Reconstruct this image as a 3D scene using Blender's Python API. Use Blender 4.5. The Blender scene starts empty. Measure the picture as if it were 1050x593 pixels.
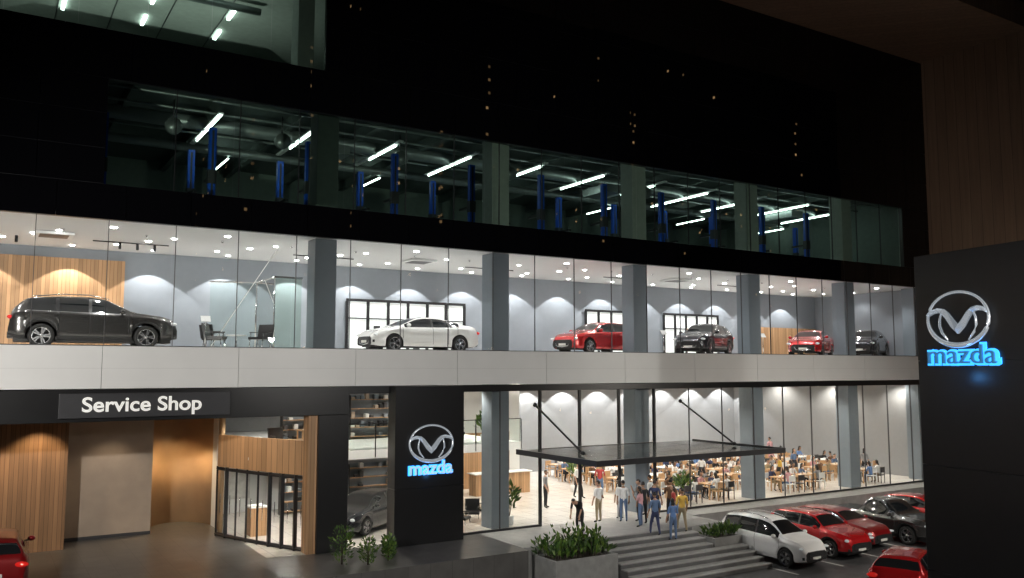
import bpy, math, random
from mathutils import Vector, Matrix
random.seed(7)
R=math.radians
sc=bpy.context.scene
COL=sc.collection
# ------------------------------------------------------------------ materials
def pmat(name,col,rough=.5,metal=0,coat=0,es=0,ecol=None,var=.12,scale=4,bump=0,spec=.5,kind=None):
    m=bpy.data.materials.new(name); m.use_nodes=True
    nt=m.node_tree; N=nt.nodes; L=nt.links; b=N['Principled BSDF']
    b.inputs['Roughness'].default_value=rough; b.inputs['Metallic'].default_value=metal
    b.inputs['Coat Weight'].default_value=coat; b.inputs['Coat Roughness'].default_value=.03
    b.inputs['Specular IOR Level'].default_value=spec
    tc=N.new('ShaderNodeTexCoord')
    nz=N.new('ShaderNodeTexNoise'); nz.inputs['Scale'].default_value=scale; nz.inputs['Detail'].default_value=5
    L.new(tc.outputs['Object'],nz.inputs['Vector'])
    mx=N.new('ShaderNodeMix'); mx.data_type='RGBA'
    mx.inputs[6].default_value=[c*(1-var) for c in col]+[1]; mx.inputs[7].default_value=[min(1,c*(1+var)) for c in col]+[1]
    L.new(nz.outputs['Fac'],mx.inputs[0]); out=mx.outputs[2]
    if kind in('tile','wood','plank'):
        sp=N.new('ShaderNodeSeparateXYZ'); L.new(tc.outputs['Object'],sp.inputs[0])
        def M(op,a,bv=None):
            n=N.new('ShaderNodeMath'); n.operation=op
            for i,q in enumerate((a,bv)):
                if q is None: continue
                if isinstance(q,(int,float)): n.inputs[i].default_value=q
                else: L.new(q,n.inputs[i])
            return n.outputs[0]
        if kind=='tile':
            fx=M('FRACT',M('MULTIPLY',sp.outputs[0],1/.8)); fy=M('FRACT',M('MULTIPLY',sp.outputs[1],1/.8))
            g=M('MAXIMUM',M('LESS_THAN',fx,.012),M('LESS_THAN',fy,.012))
            cx=M('FLOOR',M('MULTIPLY',sp.outputs[0],1/.8)); cy=M('FLOOR',M('MULTIPLY',sp.outputs[1],1/.8))
            s=M('ADD',M('MULTIPLY',cx,7.13),M('MULTIPLY',cy,3.7))
        else:
            u=M('ADD',sp.outputs[0],sp.outputs[1]); w=.14 if kind=='wood' else .6
            fx=M('FRACT',M('MULTIPLY',u,1/w)); g=M('LESS_THAN',fx,.07 if kind=='wood' else .03)
            s=M('FLOOR',M('MULTIPLY',u,1/w))
            mp=N.new('ShaderNodeMapping'); mp.inputs['Scale'].default_value=(9,9,.6); L.new(tc.outputs['Object'],mp.inputs[0]); L.new(mp.outputs[0],nz.inputs['Vector'])
        wn=N.new('ShaderNodeTexWhiteNoise'); wn.noise_dimensions='1D'; L.new(s,wn.inputs['W'])
        hv=N.new('ShaderNodeHueSaturation'); L.new(out,hv.inputs['Color'])
        L.new(M('ADD',M('MULTIPLY',wn.outputs[0],.45 if kind=='wood' else .12),.75 if kind=='wood' else .92),hv.inputs['Value'])
        dk=N.new('ShaderNodeMix'); dk.data_type='RGBA'; L.new(g,dk.inputs[0]); L.new(hv.outputs[0],dk.inputs[6])
        dk.inputs[7].default_value=[c*.25 for c in col]+[1]; out=dk.outputs[2]
    L.new(out,b.inputs['Base Color'])
    if bump:
        bp=N.new('ShaderNodeBump'); bp.inputs['Strength'].default_value=bump; bp.inputs['Distance'].default_value=.02
        n2=N.new('ShaderNodeTexNoise'); n2.inputs['Scale'].default_value=scale*9; n2.inputs['Detail'].default_value=6
        L.new(tc.outputs['Object'],n2.inputs['Vector']); L.new(n2.outputs['Fac'],bp.inputs['Height']); L.new(bp.outputs[0],b.inputs['Normal'])
    if es:
        b.inputs['Emission Color'].default_value=list(ecol or col)+[1]; b.inputs['Emission Strength'].default_value=es
    return m
def glassmat(name,tint,ior=1.45,rough=0.0):
    m=bpy.data.materials.new(name); m.use_nodes=True; nt=m.node_tree; N=nt.nodes; L=nt.links; N.clear()
    o=N.new('ShaderNodeOutputMaterial'); mx=N.new('ShaderNodeMixShader'); t=N.new('ShaderNodeBsdfTransparent'); g=N.new('ShaderNodeBsdfGlossy'); f=N.new('ShaderNodeFresnel')
    t.inputs[0].default_value=list(tint)+[1]; g.inputs['Roughness'].default_value=rough; f.inputs[0].default_value=ior
    L.new(f.outputs[0],mx.inputs[0]); L.new(t.outputs[0],mx.inputs[1]); L.new(g.outputs[0],mx.inputs[2]); L.new(mx.outputs[0],o.inputs[0]); return m
BLACKGL=pmat('black_curtain_glass',(.003,.003,.004),.012,var=.1,spec=.5)
BLACKM=pmat('black_cladding',(.018,.018,.02),.35,var=.2)
FASC=pmat('black_fascia_panel',(.012,.012,.013),.3,var=.2)
GREYM=pmat('dark_grey_metal',(.06,.06,.065),.4,.3)
WHITEP=pmat('white_aluminium_panel',(.82,.82,.81),.35,var=.06,scale=.8)
CLEAR=glassmat('clear_glass',(.97,.985,.975)); GREENG=glassmat('green_tinted_glass',(.72,.84,.76)); LEDGEG=glassmat('rail_glass',(.85,.93,.9))
PLASTER=pmat('grey_plaster',(.24,.265,.3),.7,var=.06); WPLAST=pmat('white_plaster',(.75,.76,.76),.7,var=.03)
LWALL=pmat('lobby_wall_paint',(.27,.275,.285),.7,var=.06)
CEIL=pmat('ceiling_white',(.66,.67,.68),.7,var=.03)
COLM=pmat('column_paint',(.18,.215,.25),.5,var=.06)
TILE=pmat('floor_tile',(.74,.71,.66),.15,kind='tile',var=.05,scale=1.5)
WOOD=pmat('wood_plank',(.36,.2,.1),.45,kind='wood',var=.25,scale=2)
WOODL=pmat('light_wood',(.46,.27,.14),.4,kind='wood',var=.2,scale=2)
TABW=pmat('table_wood',(.5,.3,.15),.4,var=.25,scale=6)
BEIGE=pmat('beige_plaster',(.42,.34,.27),.8,var=.15,scale=2)
TERRA=pmat('warm_ramp_plaster',(.52,.34,.19),.7,var=.2,scale=1.2)
CONC=pmat('concrete',(.3,.3,.29),.75,var=.35,scale=3,bump=.3)
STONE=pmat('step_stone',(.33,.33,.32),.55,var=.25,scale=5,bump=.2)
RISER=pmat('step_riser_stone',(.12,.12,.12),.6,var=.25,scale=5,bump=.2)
ASPH=pmat('asphalt',(.055,.055,.057),.5,var=.5,scale=1.0,bump=.5)
PAVE=pmat('driveway_paving',(.12,.115,.11),.3,kind='tile',var=.35,scale=2)
LINE=pmat('road_paint',(.6,.6,.56),.6,var=.4,scale=9)
BROWN=pmat('brown_cladding',(.25,.155,.1),.7,kind='plank',var=.3,scale=.6)
DKINT=pmat('workshop_wall',(.12,.155,.14),.7,var=.2); DKCEIL=pmat('workshop_ceiling',(.08,.1,.095),.7,var=.3)
C4=pmat('fourth_floor_ceiling_paint',(.36,.39,.36),.7,var=.15)
DUCT=pmat('duct_metal',(.3,.33,.33),.4,.6); BLUE=pmat('lift_blue',(.01,.09,.55),.35)
FIX=pmat('lamp_emitter',(1,1,1),es=34,ecol=(1,.98,.95)); TUBE=pmat('led_tube',(1,1,1),es=9,ecol=(.86,1,.95))
CHROME=pmat('chrome',(.75,.76,.78),.12,1,var=.02)
EMBL=pmat('lit_emblem',(.8,.82,.85),.22,.8,es=.22,ecol=(.8,.9,1))
BLUEL=pmat('blue_halo_light',(.02,.3,1),.4,es=2.0,ecol=(.04,.36,1)); LFACE=pmat('letter_face_dark',(.02,.09,.22),.4,es=.25,ecol=(.1,.5,1)); LFACE2=pmat('letter_face_pale',(.5,.65,.8),.4,es=.5,ecol=(.5,.8,1)); WLET=pmat('white_letter',(.75,.75,.73),.5,es=.4,ecol=(1,.97,.9))
FROST=pmat('glowing_frosted_pane',(.8,.82,.82),.6,es=.4,ecol=(.95,1,1))  # glow of a bright room behind is put into the pane itself
LEAF=[pmat('leaf_a',(.06,.13,.02),.5,var=.4),pmat('leaf_b',(.12,.2,.03),.5,var=.4),pmat('leaf_c',(.03,.07,.015),.5,var=.4)]
SOIL=pmat('soil',(.04,.03,.02),.9)
TYRE=pmat('tyre',(.012,.012,.012),.7); RIM=pmat('rim',(.5,.5,.52),.25,.9); CGLASS=pmat('car_glass',(.012,.014,.016),.05,coat=.5,spec=.8)
TRIM=pmat('black_trim',(.015,.015,.016),.5); HEADL=pmat('headlamp',(.75,.78,.8),.08,.2,coat=1,es=.12); TAIL=pmat('tail_lamp',(.45,.01,.01),.15,coat=1,es=.35,ecol=(1,.03,.02)); PLATE=pmat('plate',(.7,.7,.65),.5)
P_GREY=pmat('paint_grey',(.075,.073,.072),.25,.65,coat=1,var=.03); P_WHITE=pmat('paint_white',(.88,.88,.87),.25,coat=1,var=.02)
P_RED=pmat('paint_red',(.5,.012,.015),.25,.3,coat=1,var=.05); P_DARK=pmat('paint_dark',(.03,.032,.04),.25,.5,coat=1,var=.05)
P_RED2=pmat('paint_darkred',(.24,.008,.01),.28,.3,coat=1,var=.05)
POSTW=pmat('pale_poster',(.6,.6,.58),.4,var=.4,scale=4)
# ------------------------------------------------------------------ mesh builder
class MB:
    def __init__(s): s.v=[];s.f=[];s.m=[];s.s=[];s.mats=[]
    def mi(s,m):
        if m not in s.mats: s.mats.append(m)
        return s.mats.index(m)
    def add(s,vs,fs,mat,smooth=False,M=None):
        o=len(s.v)
        for p in vs:
            p=Vector(p)
            if M is not None: p=M@p
            s.v.append(p[:])
        k=s.mi(mat)
        for i,f in enumerate(fs):
            s.f.append([o+a for a in f]); s.m.append(k); s.s.append(smooth)
    def box(s,x0,x1,y0,y1,z0,z1,mat,M=None):
        vs=[(x,y,z) for z in(z0,z1) for y in(y0,y1) for x in(x0,x1)]
        s.add(vs,[(0,2,3,1),(4,5,7,6),(0,1,5,4),(2,6,7,3),(0,4,6,2),(1,3,7,5)],mat,False,M)
    def tube(s,pts,rad,mat,n=8,M=None,caps=True,smooth=True):
        pts=[Vector(p) for p in pts]; vs=[];fs=[]
        if not isinstance(rad,(list,tuple)): rad=[rad]*len(pts)
        for i,p in enumerate(pts):
            t=(pts[min(i+1,len(pts)-1)]-pts[max(i-1,0)]).normalized()
            a=Vector((0,0,1)) if abs(t.z)<.9 else Vector((1,0,0))
            u=t.cross(a).normalized(); w=t.cross(u)
            for k in range(n):
                an=2*math.pi*k/n; vs.append(p+(u*math.cos(an)+w*math.sin(an))*rad[i])
        for i in range(len(pts)-1):
            for k in range(n):
                a=i*n+k;b=i*n+(k+1)%n; fs.append((a,a+n,b+n,b))
        if caps: fs.append(list(range(n))); fs.append(list(range((len(pts)-1)*n,len(pts)*n))[::-1])
        s.add(vs,fs,mat,smooth,M)
    def ell(s,c,r,mat,seg=12,rings=8,M=None,keep=None):
        vs=[];fs=[]
        for j in range(rings+1):
            ph=math.pi*j/rings
            for i in range(seg):
                th=2*math.pi*i/seg; vs.append((c[0]+r[0]*math.sin(ph)*math.cos(th),c[1]+r[1]*math.sin(ph)*math.sin(th),c[2]+r[2]*math.cos(ph)))
        for j in range(rings):
            for i in range(seg):
                f=(j*seg+i,(j+1)*seg+i,(j+1)*seg+(i+1)%seg,j*seg+(i+1)%seg)
                if keep:
                    q=[sum(vs[a][k] for a in f)/4-c[k] for k in range(3)]
                    if not keep(*q): continue
                fs.append(f)
        s.add(vs,fs,mat,True,M)
    def quad(s,a,b,c,d,mat): s.add([a,b,c,d],[(0,1,2,3)],mat)
    def obj(s,name,parent=None,loc=(0,0,0),rz=0,bevel=0):
        me=bpy.data.meshes.new(name); me.from_pydata(s.v,[],s.f)
        for m in s.mats: me.materials.append(m)
        me.polygons.foreach_set('material_index',s.m); me.polygons.foreach_set('use_smooth',s.s); me.update()
        o=bpy.data.objects.new(name,me); COL.objects.link(o); o.location=loc; o.rotation_euler=(0,0,rz)
        if parent: o.parent=parent
        if bevel:
            b=o.modifiers.new('b','BEVEL'); b.width=bevel; b.segments=2; b.limit_method='ANGLE'
        return o
def empty(name,loc=(0,0,0),rz=0):
    e=bpy.data.objects.new(name,None); COL.objects.link(e); e.location=loc; e.rotation_euler=(0,0,rz); return e
def text(name,s,size,mat,parent,loc,rot,ext=.02,fit=None,bold=0):
    c=bpy.data.curves.new(name,'FONT'); c.body=s; c.size=size; c.extrude=ext; c.align_x='CENTER'; c.align_y='CENTER'; c.offset=bold
    o=bpy.data.objects.new('t',c); COL.objects.link(o); bpy.context.view_layer.update()
    me=bpy.data.meshes.new_from_object(o.evaluated_get(bpy.context.evaluated_depsgraph_get()))
    bpy.data.objects.remove(o); me.materials.clear(); me.materials.append(mat)
    n=bpy.data.objects.new(name,me); COL.objects.link(n); n.location=loc; n.rotation_euler=rot; n.parent=parent
    if fit: w=n.dimensions.x or 1; n.scale=(fit/w,1,1)
    return n
BLD=empty('car_dealership_building')
fixm=MB()
def spot(x,y,z,p,ang=120,tgt=None,col=(1,.98,.95),blend=.6,size=.06,parent=None,name='downlight_and_fill_lamp'):
    l=bpy.data.lights.new(name,'SPOT'); l.energy=p; l.spot_size=R(ang); l.spot_blend=blend; l.shadow_soft_size=size; l.color=col
    o=bpy.data.objects.new(name,l); COL.objects.link(o); o.location=(x,y,z)
    t=Vector(tgt) if tgt else Vector((x,y,0)); o.rotation_euler=(t-o.location).to_track_quat('-Z','Y').to_euler(); o.parent=parent or BLD
    return o
def disc(x,y,z,r=.08,mat=None):
    fixm.tube([(x,y,z),(x,y,z-.03)],r,mat or FIX,n=8,smooth=False)
# ------------------------------------------------------------------ building shell
XL,XR=-12,47.0; YB=16
CX=[10.5+7.4*i for i in range(5)]
m=MB(); m.box(XL,XR,.22,YB,7.02,8.25,CEIL); m.box(XL,XR,.22,7.9,8.252,8.275,TILE); m.obj('second_floor_slab',BLD)
m=MB(); m.box(XL,XR,.25,YB,12.3,13.38,CEIL); m.obj('second_floor_ceiling',BLD)
m=MB(); m.box(XL,XR,.25,YB,17.9,18.38,DKCEIL); m.obj('workshop_ceiling_slab',BLD)
m=MB(); m.box(XL,XR,.25,YB,22.3,23,C4); m.obj('fourth_floor_ceiling',BLD)
m=MB()
m.box(XL,XR-.3,8.0,8.2,8.27,12.3,PLASTER); m.box(XL,4.8,7.93,7.997,8.27,11.9,WOODL)
m.obj('showroom_back_wall',BLD)
m=MB(); m.box(XL,XR,YB-.3,YB,13.38,17.9,DKINT); m.box(XL,XR,12,12.2,18.38,22.3,C4); m.obj('upper_back_wall',BLD)
m=MB(); m.box(XL-.2,XL,0,YB,0,27,BLACKM); m.box(XR-.25,XR-.002,.3,YB,8.3,12.29,PLASTER); m.box(XR-.25,XR-.002,.3,YB,13.4,25,DKINT); m.box(XL,XR,YB+.002,YB+.2,0,27,BLACKM); m.obj('end_walls',BLD)
m=MB(); x=3.2-4.1*4
m.box(XL,XR,-.28,.2,7.03,8.26,BLACKM)
while x<XR-.1:
    m.box(max(XL,x)+.008,min(XR,x+4.1)-.008,-.34,-.282,7.0,7.62-.0,WHITEP); m.box(max(XL,x)+.008,min(XR,x+4.1)-.008,-.34,-.282,7.622,8.3,WHITEP); x+=4.1
m.box(XL,XR,-.34,.3,8.302,8.33,GREYM)
m.obj('white_slab_band',BLD)
m=MB()
m.box(XL,11.2,-.3,.2,6.0,6.98,FASC); m.box(11.2,XR,-.22,.2,6.72,6.98,FASC)
m.box(10.1,11.2,-.3,.7,1.3,5.998,FASC)
m.box(12.8,15.6,-.7,-.05,0,3.3,FASC); m.box(12.8,15.6,-.7,-.05,3.306,6.97,FASC)
m.obj('black_fascia_and_piers',BLD,bevel=.01)
m=MB()
def backing(x0,x1,z0,z1): m.box(x0,x1,.06,.24,z0,z1,BLACKM)
backing(XL,XR,12.28,13.4); backing(XL,3.07,13.4,16.8); backing(44.5,XR,13.4,16.8); backing(XL,XR,16.8,18.4); backing(10.2,XR,18.4,22.5); backing(XL,XR,22.5,25.8)
m.obj('curtain_wall_backing',BLD)
def panels(mb,x0,x1,z0,z1,mat,w=2.0,hs=1.12,y=0.0,tilt=.0018,gap=.008):
    nx=max(1,round((x1-x0)/w)); nz=max(1,round((z1-z0)/hs))
    for i in range(nx):
        for k in range(nz):
            a=x0+(x1-x0)*i/nx+gap; b=x0+(x1-x0)*(i+1)/nx-gap; c=z0+(z1-z0)*k/nz+gap; d=z0+(z1-z0)*(k+1)/nz-gap
            tx=random.uniform(-tilt,tilt)*w; tz=random.uniform(-tilt,tilt)*hs
            mb.quad((a,y-tx-tz,c),(b,y+tx-tz,c),(b,y+tx+tz,d),(a,y-tx+tz,d),mat)
m=MB()
panels(m,XL,XR,12.28,13.4,BLACKGL); panels(m,XL,3.07,13.4,16.8,BLACKGL); panels(m,44.5,XR,13.4,16.8,BLACKGL); panels(m,XL,XR,16.8,18.4,BLACKGL,hs=1.6); panels(m,10.2,XR,18.4,25.8,BLACKGL,hs=1.85); panels(m,XL,10.2,22.5,25.8,BLACKGL,hs=1.6)
m.obj('black_glass_cladding',BLD)
m=MB()
panels(m,3.07,44.5,13.4,16.8,GREENG,w=2.0,hs=3.4,y=.02); panels(m,XL,10.2,18.4,22.5,GREENG,w=2.0,hs=4.1,y=.02)
m.obj('upper_windows',BLD)
m=MB(); nx=[1.26+2.0*i for i in range(-6,23)]
panels(m,1.26-12,1.26+2*22.8,8.33,12.3,CLEAR,w=2.0,hs=4,y=-.02,tilt=.001)
m.obj('showroom_glass',BLD)
m=MB()
panels(m,11.22,12.78,1.3,6.72,CLEAR,w=1.6,hs=5.4,y=0,tilt=.001); panels(m,15.62,19.6,1.3,6.72,CLEAR,w=2.0,hs=5.4,y=0,tilt=.001); panels(m,19.6,25.6,4.4,6.72,CLEAR,w=2,hs=2.4,y=0,tilt=.001); panels(m,25.6,XR,1.3,6.72,CLEAR,w=2.1,hs=5.4,y=0,tilt=.001)
m.obj('ground_floor_glass',BLD)
m=MB()
for x in nx:
    if x<XR: m.box(x-.009,x+.009,-.035,.02,8.33,12.28,GREYM)
for i in range(1,21): m.box(3.07+2.07*i-.012,3.07+2.07*i+.012,-.01,.05,13.4,16.8,BLACKM)
for x in [19.5,21.5,23.6,25.6]: m.box(x-.05,x+.05,-.06,.06,1.3,6.72,BLACKM)
for x in [17.6]+[27.7+2.1*i for i in range(9)]: m.box(x-.015,x+.015,-.03,.03,1.3,6.72,GREYM)
m.box(19.5,25.6,-.07,.07,4.2,4.39,BLACKM); m.box(15.6,19.5,-.05,.05,1.3,1.38,BLACKM); m.box(25.65,XR,-.05,.05,1.3,1.38,BLACKM)
m.obj('mullions',BLD)
m=MB()
for x in CX+[XR-.6]:
    m.box(x-.41,x+.41,.45,1.27,8.28,12.3,COLM); m.box(x-.41,x+.41,.45,1.27,13.4,17.9,C4 if x>12 else DKINT)
    if x>12: m.box(x-.41,x+.41,.45,1.27,1.3,7.02,COLM)
m.box(-7.3,-6.5,.45,1.27,8.28,12.3,COLM)
m.obj('columns',BLD,bevel=.02)
m=MB(); m.box(XL,XR+.7,-6.2,.3,25.82,27.2,BROWN); m.box(XR+.002,XR+.7,-6.0,YB,0,25.815,BROWN); m.obj('portal_frame',BLD)
m=MB()
for a,b in((14.2,20.3),(27.8,31.3),(33.4,37.7)):
    m.box(a,b,7.94,7.99,8.3,10.7,FROST); n=round((b-a)/.95)
    for i in range(n+1):
        x=a+(b-a)*i/n; m.box(x-.07,x+.07,7.88,7.935,8.3,10.7,BLACKM)
        if i<n and i%2: m.box(x+.3,x+.62,7.90,7.934,8.3,9.6,GREYM)
    m.box(a-.05,b+.05,7.86,7.932,10.7,10.82,BLACKM); m.box(a,b,7.89,7.934,9.9,9.95,BLACKM)
m.box(39.5,46.6,7.9,7.99,8.3,10.2,WOODL)
m.obj('showroom_inner_doors',BLD)
m=MB()
m.tube([(7.4,4.5,8.35),(9.5,3.0,12.2)],.014,WHITEP,6)
m.quad((7.4,4.6,8.3),(9.0,4.0,8.3),(9.0,4.0,10.9),(7.4,4.6,10.9),LEDGEG)
m.quad((9.0,1.6,8.3),(10.0,1.6,8.3),(10.0,1.6,10.9),(9.0,1.6,10.9),GREENG); m.quad((9.0,1.6,8.3),(9.0,4,8.3),(9.0,4,10.9),(9.0,1.6,10.9),GREENG)
m.box(8.97,10.03,1.58,1.62,10.9,10.97,CHROME); m.tube([(9.0,1.6,8.3),(9.0,1.6,10.9)],.03,CHROME,6); m.tube([(9.0,4,8.3),(9.0,4,10.9)],.03,CHROME,6); m.tube([(9.0,1.6,10.93),(9.0,4,10.93),(7.4,4.6,10.93)],.03,CHROME,6)
m.obj('showroom_glass_partition',BLD)
m=MB()
for x in (2.0,16,31): m.box(x-.6,x+.6,3.6,4.8,12.2,12.28,WPLAST); m.box(x-.45,x+.45,3.75,4.65,12.19,12.199,GREYM)
for x in (-1,4.6,12,20,28,36): m.box(x-1.3,x+1.3,4.9,4.94,12.22,12.26,BLACKM)
for x in [-.3,.3,.9,4.2,4.8,5.4]: m.tube([(x,4.92,12.22),(x,4.85,12.0)],.05,BLACKM,8)
for i in range(20): m.tube([(-3+2.6*i,2.9,12.3),(-3+2.6*i,2.9,12.22)],.04,CHROME,6)
m.obj('ceiling_fittings',BLD)
for i in range(14):
    x=-3.8+3.7*i
    for y,p in((1.7,280),(4.4,85)):
        xx=x+(1.5 if y>4 else 0)
        if xx<46.5: spot(xx,y,12.2,p,134); disc(xx,y,12.3,.1)
    for y in(3.3,5.9):
        xx=x+(.6 if y>4 else 2.2)
        if xx<46.5: disc(xx,y,12.3,.08)
for i in range(18):
    x=-3+2.9*i
    if x>46: break
    spot(x,7.0,12.2,400,98,blend=.1,size=.03,tgt=(x,7.25,8)); disc(x,7.0,12.3,.08)
# ------------------------------------------------------------------ 1F interior
m=MB(); m.box(8.5,XR,-.02,YB-.3,1.0,1.3,TILE); m.obj('lobby_floor',BLD)
m=MB(); m.box(8.4,XR,YB-.6,YB-.4,1.3,7.02,LWALL); m.box(8.3,8.5,6.5,YB-.4,1.3,7.02,WPLAST); m.box(XR-.25,XR-.002,.1,YB,1.3,7.02,LWALL)
m.box(20.5,25.5,11.0,11.2,1.3,7.02,WPLAST); m.box(21.2,24.8,10.93,10.997,1.3,4.2,WOODL)
m.obj('lobby_walls',BLD)
m=MB()
m.box(9.9,20.5,3.0,YB-.6,4.05,4.4,WPLAST)
m.quad((11.3,3.02,4.4),(20.5,3.02,4.4),(20.5,3.02,5.4),(11.3,3.02,5.4),LEDGEG); m.box(11.3,20.5,3.0,3.04,5.4,5.44,CHROME)
for i in range(9): m.box(11.3+1.15*i-.02,11.3+1.15*i+.02,2.97,3.015,4.1,5.4,CHROME)
m.obj('mezzanine',BLD)
m=MB()
for lev in(1.3,4.4):
    for x0 in (11.4,14.5,17.3):
        m.box(x0,x0+2.2,8.36,8.4,lev,lev+2.0,COLM)
        for k in range(5): m.box(x0,x0+2.2,8.0,8.35,lev+.1+.42*k,lev+.13+.42*k,WOODL)
        m.box(x0-.03,x0,8,8.35,lev,lev+2,BLACKM); m.box(x0+2.2,x0+2.23,8,8.35,lev,lev+2,BLACKM)
        for k in range(5):
            for q in range(9):
                if random.random()<.4:
                    c=random.choice([GREYM,WPLAST,COLM,BLACKM,BEIGE]); a=x0+.05+q*.23; m.box(a,a+.17,8.05,8.3,lev+.13+.42*k,lev+.13+.42*k+random.uniform(.08,.28),c)
m.obj('display_shelf',None)
W1=(1,.93,.82)
for i in range(9):
    x=13+4.1*i
    for y,p in((1.8,520),(6.5,600),(11.0,480)):
        if y>2 and x<20: spot(x,y,4.0,120,150,col=W1); spot(x,y,6.95,230,150,col=W1)
        else: spot(x,y,6.95,p,140,col=W1)
for i in range(8): spot(26+2.75*i,YB-1.5,6.9,700,100,blend=.12,size=.03)
# ------------------------------------------------------------------ service bay
m=MB()
m.box(XL,2.84,5.1,5.3,1.3,6.0,WOOD); m.box(2.64,2.84,5.302,6.6,1.3,6,BEIGE); m.box(2.84,5.9,6.6,6.8,1.3,6,BEIGE)
m.box(2.84,5.9,6.57,6.599,1.3,1.42,GREYM)
m.obj('service_bay_wood_wall',BLD)
def arcwall(pts,z0,z1,mat,name,th=.12,sm_=False):
    mb=MB(); vs=[];fs=[]
    for p in pts: vs+= [(p[0],p[1],z0),(p[0],p[1],z1)]
    for i in range(len(pts)-1): fs.append((2*i,2*i+2,2*i+3,2*i+1))
    mb.add(vs,fs,mat,sm_); o=mb.obj(name,BLD); s=o.modifiers.new('s','SOLIDIFY'); s.thickness=th; return o
A=[(5.85+1.25*(1-math.cos(a)),6.7+2.1*math.sin(a)) for a in [math.pi*i/24 for i in range(25)]]
A+= [(8.3,5.8),(8.05,4.95)]
arcwall(A,1.3,6.0,TERRA,'curved_ramp_wall',sm_=True)
Bz=[]
for i in range(9):
    t=i/8; Bz.append((7.95+(9.95-7.95)*t-.12*math.sin(math.pi*t),4.9+(.1-4.9)*t-.05*math.sin(math.pi*t)))
arcwall(Bz,3.9,5.1,WOODL,'curved_wood_balustrade')
m=MB()
for i in range(8):
    a,b=Bz[i],Bz[i+1]; m.quad((a[0],a[1],1.3),(b[0],b[1],1.3),(b[0],b[1],3.9),(a[0],a[1],3.9),CLEAR)
    m.quad((a[0],a[1],5.1),(b[0],b[1],5.1),(b[0],b[1],6),(a[0],a[1],6),CLEAR)
for i in range(9):
    a=Bz[i]; w=.06 if i in(1,5,6,7) else .03; m.box(a[0]-w,a[0]+w,a[1]-w,a[1]+w,1.3,3.9,BLACKM)
    if i<8:
        b=Bz[i+1]; m.tube([(a[0],a[1],3.82),(b[0],b[1],3.82)],.06,BLACKM,4,smooth=False); m.tube([(a[0],a[1],1.38),(b[0],b[1],1.38)],.07,BLACKM,4,smooth=False)
        c=((a[0]+b[0])/2-.06,(a[1]+b[1])/2-.06); m.tube([(c[0],c[1],2.2),(c[0],c[1],2.9)],.015,CHROME,6)
m.box(9.78,10.09,-.2,.35,1.3,6,WOODL)
m.obj('service_reception_doors',BLD)
m=MB(); m.box(8.6,10.0,3,6.4,4.25,4.35,WPLAST); m.box(8.55,13,9.8,9.9,1.3,4,WPLAST); m.box(9.0,9.6,3.9,4.6,1.3,2.35,WOODL); m.box(8.95,9.65,3.85,4.65,2.352,2.4,WPLAST); m.box(9.6,10.5,9.72,9.79,1.9,3.3,POSTW); m.obj('reception_mezzanine',BLD)
spot(9.9,2.5,3.9,280,150,col=W1); spot(9.4,4.5,5.95,280,150,col=W1); spot(10.2,1.6,5.95,180,150,col=W1); spot(10.4,6,3.9,280,150,col=W1)
WM=(1,.7,.38)
spot(7.1,7.2,5.9,480,80,col=WM); spot(7.0,6.0,5.6,260,66,tgt=(6.9,8.8,2.3),col=WM); spot(4.4,5.5,5.9,90,100,col=(1,.8,.58)); spot(1.9,4.2,5.9,170,96,tgt=(1.9,5.1,2),col=(1,.75,.48)); spot(-.2,4.2,5.9,150,96,tgt=(-.2,5.1,2),col=(1,.75,.48)); spot(6.3,2.4,5.9,160,130,tgt=(8.5,3,3),col=(1,.8,.58))
m=MB(); m.box(2.08,7.05,-.42,-.302,6.12,6.86,GREYM); m.obj('service_shop_sign_panel',BLD,bevel=.01)
sg=empty('service_shop_sign',(0,0,0)); text('lettering','Service Shop',.62,WLET,sg,(4.42,-.44,6.5),(R(90),0,0),.015,3.45,bold=.011)
# ------------------------------------------------------------------ emblem sign
def emblem(par,x,z,y,W=1.76,H=1.3):
    mb=MB(); n=48
    P=[(W/2*math.cos(2*math.pi*i/n),0,H/2*math.sin(2*math.pi*i/n)) for i in range(n+1)]
    mb.tube(P,[.036+.032*max(0,-math.sin(2*math.pi*i/n)) for i in range(n+1)],EMBL,8,caps=False)
    up=[(-.85,.15),(-.74,.245),(-.58,.285),(-.41,.255),(-.27,.15),(-.13,-.02),(0,-.16)]; lo=[(-.86,.09),(-.72,.15),(-.56,.17),(-.44,.13),(-.33,.0),(-.19,-.2),(0,-.37)]
    up+= [(-a,b) for a,b in up[:-1][::-1]]; lo+=[(-a,b) for a,b in lo[:-1][::-1]]
    vs=[];fs=[]
    for p,q in zip(up,lo):
        md=((p[0]+q[0])/2,(p[1]+q[1])/2); vs+=[(p[0],-.02,p[1]),(md[0],-.1,md[1]),(q[0],-.02,q[1]),(q[0],.05,q[1]),(p[0],.05,p[1])]
    for i in range(len(up)-1):
        for k in range(5): fs.append((5*i+k,5*i+5+k,5*i+5+(k+1)%5,5*i+(k+1)%5))
    mb.add(vs,fs,EMBL)
    for s in(-1,1): mb.tube([(s*.47,0,.15),(s*.52,0,.0),(s*.53,0,-.16),(s*.46,0,-.34),(s*.30,0,-.52)],[.02,.03,.034,.034,.02],EMBL,8)
    return mb.obj('winged_emblem',par,(x,y,z))
def bluelight(par,x,y,z,p):
    l=bpy.data.lights.new('halo_light','POINT'); l.energy=p; l.color=(.1,.4,1); l.shadow_soft_size=.1
    o=bpy.data.objects.new('halo_light',l); COL.objects.link(o); o.parent=par; o.location=(x,y,z)
ls=empty('illuminated_wall_sign',(14.2,-.7,0))
emblem(ls,0,4.9,-.1)
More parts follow.
